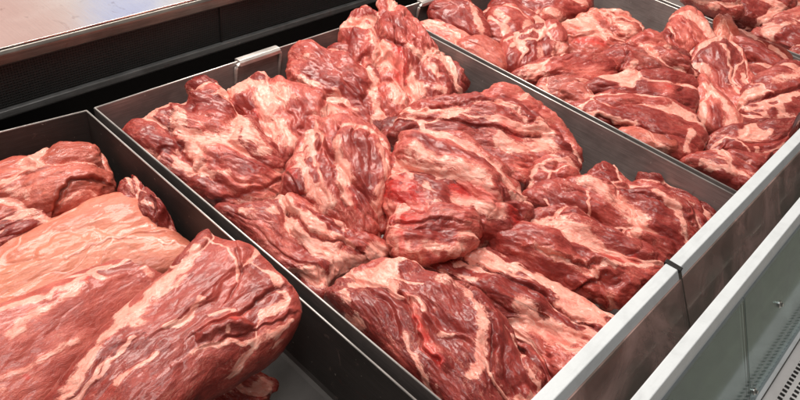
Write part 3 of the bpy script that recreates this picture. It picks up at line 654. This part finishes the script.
# ---- third tray
def r(label, outline, z, T, strokes=(), **k):
    r.n += 1; k.setdefault('cell', .10); k.setdefault('seam', .42); k.setdefault('marb', .42); k.setdefault('rumple', .75); k.setdefault('pw', 3.0); k.setdefault('lump', .7)
    pc('pork_chunk', label, 3, outline, z, T, strokes, seed=40 + r.n, **k)
r.n = 0
r('upright dark chunk in the back left corner of the third tray, beside the divider', [(424,8),(434,-2),(456,0),(474,8),(484,24),(488,42),(474,50),(452,44),(436,30),(426,20)], -.055, .055, [('F',6,.9,(468,10),(482,36)),('D',14,.9,(440,14),(460,26))], tone=.40, grain=(1,.6))
r('flat pink slab lying on the divider edge in front of the upright dark chunk', [(408,30),(420,22),(438,22),(458,32),(474,44),(460,52),(440,48),(420,40)], -.05, .035, [('P',14,.8,(430,32),(448,40)),('F',4,.9,(452,38),(468,46))], tone=.6, grain=(1,.5))
r('smooth pink rounded chunk pressed against the divider below the flat slab', [(446,52),(462,44),(484,42),(500,54),(508,74),(496,82),(470,70)], -.07, .05, [('P',20,.8,(478,54),(490,64))], tone=.62, pale=.15, seam=.25, grain=(1,.7))
r('chunk with a white-flecked corner behind the square block in the third tray', [(482,30),(490,12),(506,8),(522,18),(534,26),(530,42),(512,54),(494,50),(484,42)], -.065, .055, [('F',8,.9,(496,14),(506,24)),('D',10,.9,(490,36),(500,42))], tone=.4)
r('square block with a cut face striped by three dark bands, in the third tray', [(496,58),(504,42),(528,32),(552,26),(564,42),(562,62),(540,72),(518,80),(500,76)], -.05, .06,
  [('F',22,.7,(536,54),(558,50)),('D',6,1,(532,46),(534,66)),('D',5,1,(546,42),(548,60)),('F',4,1,(504,44),(530,34),(556,28)),('F',4,1,(510,50),(540,40)),('D',18,1,(508,66),(518,70))], tone=.45, pw=3.2, grain=(.1,1))
r('large marbled chunk leaning on the back wall at the top edge of the picture', [(512,4),(516,-14),(550,-24),(584,-20),(594,2),(586,18),(562,26),(540,28),(522,18)], -.06, .07, [('F',9,.8,(540,10),(566,16)),('D',10,.9,(526,4),(548,2)),('F',6,.8,(570,-4),(584,6))], tone=.42)
r('pale ragged red-veined chunk right of the square block in the third tray', [(556,40),(564,24),(590,14),(614,12),(632,20),(644,36),(636,56),(606,64),(578,66),(562,58)], -.06, .065, [('F',14,.9,(584,28),(600,34)),('F',12,.9,(616,22),(632,34)),('R',10,.7,(580,40),(598,44)),('D',7,.8,(602,22),(612,30))], tone=.55, pale=.1, rumple=1.4)
r('long smooth pink piece lying along the divider below the square block', [(506,78),(524,68),(550,60),(584,56),(612,62),(618,80),(600,98),(576,98),(548,90),(524,86)], -.05, .05, [('P',14,.7,(530,80),(570,70)),('F',6,.9,(520,72),(548,64)),('P',16,.8,(586,72),(600,76)),('C',5,1,(520,78),(560,76))], tone=.56, grain=(1,-.2))
r('pale grey-pink rounded lump at the divider edge under the long smooth piece', [(532,90),(540,78),(560,76),(578,84),(588,96),(582,106),(564,106),(546,100)], -.06, .035, [('W',30,.8,(556,88))], tone=.5, film=.7, seam=.2)
r('small bluish fat-skinned lump next to the divider, left of the long stacked cuts', [(558,98),(566,88),(580,86),(594,98),(604,116),(590,120),(572,112)], -.045, .04, [('W',20,.9,(572,100)),('F',9,.8,(588,98),(598,114))], tone=.5, film=.8, rumple=1.5)
r('striped fatty piece with a curled cream fat knot on top, third tray centre', [(588,72),(606,58),(640,36),(664,46),(690,72),(694,82),(664,84),(636,84),(606,84)], -.025, .06,
  [('F',12,1,(604,66),(616,80)),('F',10,1,(644,50),(652,58)),('D',8,.8,(650,66),(680,76)),('W',14,.8,(640,62),(660,64)),('F',6,.9,(620,78),(632,66)),('B',12,1,(606,66),(616,80)),('C',5,1,(622,58),(618,74))], tone=.5, rumple=1.4, grain=(1,.3))
r('long cut with bright pink cup of fat in its side, below the fat knot', [(580,92),(600,80),(636,76),(672,78),(694,84),(700,98),(690,116),(664,112),(630,106),(600,100)], -.028, .05,
  [('P',18,.9,(662,92)),('F',5,1,(640,82),(680,86)),('R',7,.6,(666,90)),('D',8,1,(608,88),(640,96)),('F',4,.9,(596,92),(636,100),(680,108))], tone=.4, grain=(1,.12))
r('long dark cut with thin white lines, nearest the divider in the third tray', [(566,112),(580,102),(606,96),(640,100),(674,108),(696,120),(706,138),(698,156),(678,164),(656,152),(626,138),(594,128)], -.035, .055,
  [('D',14,.9,(620,112),(664,124)),('F',4,1,(590,112),(620,122),(654,136)),('F',6,.9,(690,130),(686,150)),('D',10,.9,(640,132),(672,142)),('C',5,.9,(600,118),(650,134))], tone=.36, grain=(1,.3), aspect=2.6)
r('small pale fat-edged sliver between the long dark cut and the divider rim', [(614,136),(630,130),(652,132),(672,142),(676,152),(656,152),(634,148)], -.03, .025, [('F',7,1,(650,138),(668,146)),('P',12,.9,(632,138))], tone=.6, pale=.2, grain=(1,.3))
r('folded pink chunk with dark creases against the far divider of the third tray', [(656,50),(664,28),(680,12),(698,18),(712,38),(718,56),(700,62),(682,62),(668,58)], -.045, .065, [('C',5,1,(680,24),(700,48)),('C',4,1,(668,40),(690,56)),('P',14,.8,(690,36)),('P',12,.8,(672,46)),('D',6,.9,(684,58),(694,62))], tone=.55, grain=(.6,1))
r('upright pointed orange-pink flap sticking up at the far divider', [(708,52),(714,34),(722,16),(736,9),(743,20),(744,38),(738,56),(722,60)], -.02, .018, [('P',12,.6,(728,30)),('F',3,.8,(722,20),(714,44))], tone=.60, pale=.2, tilt=.5, seam=.2, grain=(.3,-1))
r('dark rounded muscle behind the pointed flap, running to the right edge', [(730,46),(736,30),(752,26),(772,38),(790,52),(800,66),(784,78),(764,74),(744,62)], -.045, .055, [('D',20,.7,(754,46),(770,54)),('F',6,.9,(774,48),(790,62)),('F',4,.8,(748,62),(772,66))], tone=.36, grain=(1,.5))
r('wedge with a long pale fat spine, pointing down the middle of the third tray', [(688,64),(698,44),(722,38),(742,52),(754,80),(760,102),(744,118),(718,112),(698,90)], -.048, .034, [('F',4,1,(722,48),(730,70),(738,96)),('M',12,.8,(712,62),(722,82)),('F',3,.9,(744,70),(746,84))], tone=.42, seam=.25, grain=(.35,1))
r('slanting white-striped chop in the gap left of the round red steak, third tray', [(690,92),(700,78),(714,92),(730,110),(746,130),(736,138),(716,138),(700,128),(692,110)], -.03, .045, [('F',6,1,(704,88),(720,108),(738,130)),('F',5,1,(696,98),(706,122)),('D',6,.9,(712,112),(722,128)),('F',10,.9,(728,124),(738,132))], tone=.45, grain=(.6,1))
r('marbled steak with red windows between white seams, right edge beside the rail', [(736,110),(744,90),(764,74),(790,62),(824,70),(836,100),(820,128),(790,130),(762,126),(744,120)], -.04, .06,
  [('F',5,1,(748,104),(776,98),(810,96)),('F',4,1,(762,100),(766,120)),('F',4,1,(782,98),(782,122)),('F',12,.7,(770,82),(800,76)),('D',9,1,(772,110)),('D',9,1,(792,110)),('D',8,1,(754,112)),('C',4,1,(746,98),(800,90))], tone=.42)
r('flat dark steak with pale fat cap, in front of the marbled steak by the rail', [(702,146),(712,134),(736,130),(768,126),(804,126),(836,132),(830,152),(800,162),(764,164),(726,158),(708,156)], -.03, .045,
  [('F',9,1,(744,134),(764,132)),('D',14,.9,(718,142),(736,146)),('F',2.5,1,(706,146),(730,140),(750,150)),('F',3,1,(716,154),(756,154),(800,148)),('D',12,.9,(770,144),(800,142)),('F',3,1,(756,148),(764,160)),('D',8,1,(772,146))], tone=.28, grain=(1,.05))
r('low red piece striped with fat, between flat dark steak and divider rim', [(680,166),(694,158),(720,154),(752,160),(784,166),(776,184),(756,198),(738,192),(712,178)], -.04, .045,
  [('F',4,1,(700,164),(730,170),(756,180)),('F',4,1,(716,160),(750,166)),('D',9,.9,(720,174),(744,182)),('D',7,.9,(734,164),(760,172))], tone=.42, grain=(1,.4))
r('dark piece at the bottom of the gap in the centre right of the third tray', [(690,120),(704,112),(734,118),(760,122),(776,130),(744,142),(712,150),(694,146)], -.10, .05, [('D',20,.8,(724,130))], tone=.2)  # this and the buried pieces below: shade of the gaps put into the tone
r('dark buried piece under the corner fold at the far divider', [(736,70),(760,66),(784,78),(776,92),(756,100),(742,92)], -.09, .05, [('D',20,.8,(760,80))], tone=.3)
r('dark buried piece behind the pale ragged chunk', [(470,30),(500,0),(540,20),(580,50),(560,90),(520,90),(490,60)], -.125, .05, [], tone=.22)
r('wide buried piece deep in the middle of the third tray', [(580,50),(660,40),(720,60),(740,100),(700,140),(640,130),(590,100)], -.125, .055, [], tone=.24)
r('pink-red piece partly hidden by the front rail at the right edge', [(786,146),(800,138),(840,140),(850,160),(820,180),(786,178),(776,166)], -.06, .05, [], tone=.42)
# ---- farthest tray
def q(label, outline, z, T, strokes=(), **k):
    q.n += 1; k.setdefault('cell', .11); k.setdefault('seam', .4); k.setdefault('pw', 2.9)
    pc('pork_chunk', label, 4, outline, z, T, strokes, seed=80 + q.n, **k)
q.n = 0
q('flattened red chunk at the near end of the farthest tray, top edge of the picture', [(676,-6),(690,-14),(714,-10),(736,0),(744,12),(732,18),(712,12),(692,4)], -.05, .05, [('F',4,.9,(700,0),(720,6))], tone=.42)
q('dark chunk between the two lighter chunks of the farthest tray', [(728,6),(744,-8),(776,-10),(792,2),(786,18),(764,26),(742,20)], -.07, .055, [], tone=.28)
q('pale-edged long chunk near the right edge in the farthest tray', [(752,36),(770,22),(792,12),(816,14),(832,34),(820,54),(796,56),(772,46)], -.05, .05, [('F',5,.9,(768,32),(792,26)),('D',9,.8,(780,40),(804,44))], tone=.45)
q('red chunk cut off by the right edge of the picture in the farthest tray', [(784,56),(800,46),(836,50),(850,74),(826,84),(798,74)], -.06, .05, [], tone=.32)
q('light pink chunk at the top right corner of the picture', [(776,0),(796,-14),(840,-10),(850,14),(822,22),(792,14)], -.05, .05, [('F',6,.8,(800,0),(824,6))], tone=.5)
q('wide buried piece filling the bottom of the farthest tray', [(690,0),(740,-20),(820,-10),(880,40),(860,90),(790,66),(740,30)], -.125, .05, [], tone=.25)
# ------------------------------------------------------------------ light, world, camera
w = bpy.data.worlds.new('World'); bpy.context.scene.world = w; w.use_nodes = True
nt = w.node_tree; nt.nodes.clear()
out = nt.nodes.new('ShaderNodeOutputWorld'); bg = nt.nodes.new('ShaderNodeBackground')
tc = nt.nodes.new('ShaderNodeTexCoord')
sx = nt.nodes.new('ShaderNodeSeparateXYZ'); nt.links.new(tc.outputs['Generated'], sx.inputs[0])
rp = nt.nodes.new('ShaderNodeValToRGB'); mr = nt.nodes.new('ShaderNodeMapRange'); mr.inputs[1].default_value = -1; mr.inputs[2].default_value = 1
nt.links.new(sx.outputs[2], mr.inputs[0]); nt.links.new(mr.outputs[0], rp.inputs[0])
rp.color_ramp.elements[0].position = .40; rp.color_ramp.elements[0].color = (.10, .09, .085, 1)
rp.color_ramp.elements[1].position = .75; rp.color_ramp.elements[1].color = (.66, .56, .50, 1)
last = rp.outputs[0]
# colour patches added to the sky for the top shelf to reflect
def spot(px, py, colr, wide):
    global last
    d = ray(px, py); d = np.array([d[0], d[1], -d[2]]); d /= np.linalg.norm(d)
    vm = nt.nodes.new('ShaderNodeVectorMath'); vm.operation = 'DISTANCE'; nt.links.new(tc.outputs['Generated'], vm.inputs[0]); vm.inputs[1].default_value = tuple(d)
    m = nt.nodes.new('ShaderNodeMapRange'); m.interpolation_type = 'SMOOTHSTEP'; nt.links.new(vm.outputs['Value'], m.inputs[0]); m.inputs[1].default_value = wide; m.inputs[2].default_value = wide * .5
    mx = nt.nodes.new('ShaderNodeMix'); mx.data_type = 'RGBA'; nt.links.new(m.outputs[0], mx.inputs['Factor']); nt.links.new(last, mx.inputs[6]); mx.inputs[7].default_value = (*colr, 1); last = mx.outputs[2]
spot(90, 0, (3.0, 2.85, 2.65), .50); spot(15, 42, (2.7, 1.7, 1.5), .10); spot(-20, 32, (2.7, 1.7, 1.5), .12); spot(42, 22, (2.7, 1.8, 1.6), .05); spot(128, 4, (2.0, 2.1, 3.0), .065)
nt.links.new(last, bg.inputs[0]); bg.inputs[1].default_value = .33
nt.links.new(bg.outputs[0], out.inputs[0])

def area(name, loc, target, sx, sy, power, col):
    l = bpy.data.lights.new(name, 'AREA'); l.shape = 'RECTANGLE'; l.size = sx * S; l.size_y = sy * S; l.energy = power; l.color = col
    o = bpy.data.objects.new(name, l); C.objects.link(o); o.location = [c * S for c in loc]
    import mathutils
    d = mathutils.Vector([target[i] - loc[i] for i in range(3)]); o.rotation_euler = d.to_track_quat('-Z', 'Y').to_euler(); return o
area('ceiling_lamp', (1.6, 2.6, 3.4), (1.4, .7, 0), 3.4, .8, 62, (1, .93, .85))
area('ceiling_lamp', (.2, .3, 3.8), (1.3, .8, 0), .8, 2.6, 22, (1, .96, .92))
area('canopy_lamp', (1.6, 2.0, 1.5), (1.4, .8, 0), 2.6, .06, 7, (1, .86, .78))

sc = bpy.context.scene
cd = bpy.data.cameras.new('camera'); cam = bpy.data.objects.new('camera', cd); C.objects.link(cam); sc.camera = cam
import mathutils
right, up_, back = RW[:, 0], -RW[:, 1], -RW[:, 2]
mt = mathutils.Matrix(((right[0], up_[0], back[0], 0), (right[1], up_[1], back[1], 0), (right[2], up_[2], back[2], S), (0, 0, 0, 1)))
cam.matrix_world = mt
cd.sensor_width = 36; cd.lens = F / 800 * 36; cd.clip_start = .01; cd.clip_end = 100
sc.view_settings.view_transform = 'Standard'; sc.view_settings.look = 'None'; sc.view_settings.exposure = 0; sc.view_settings.gamma = 1
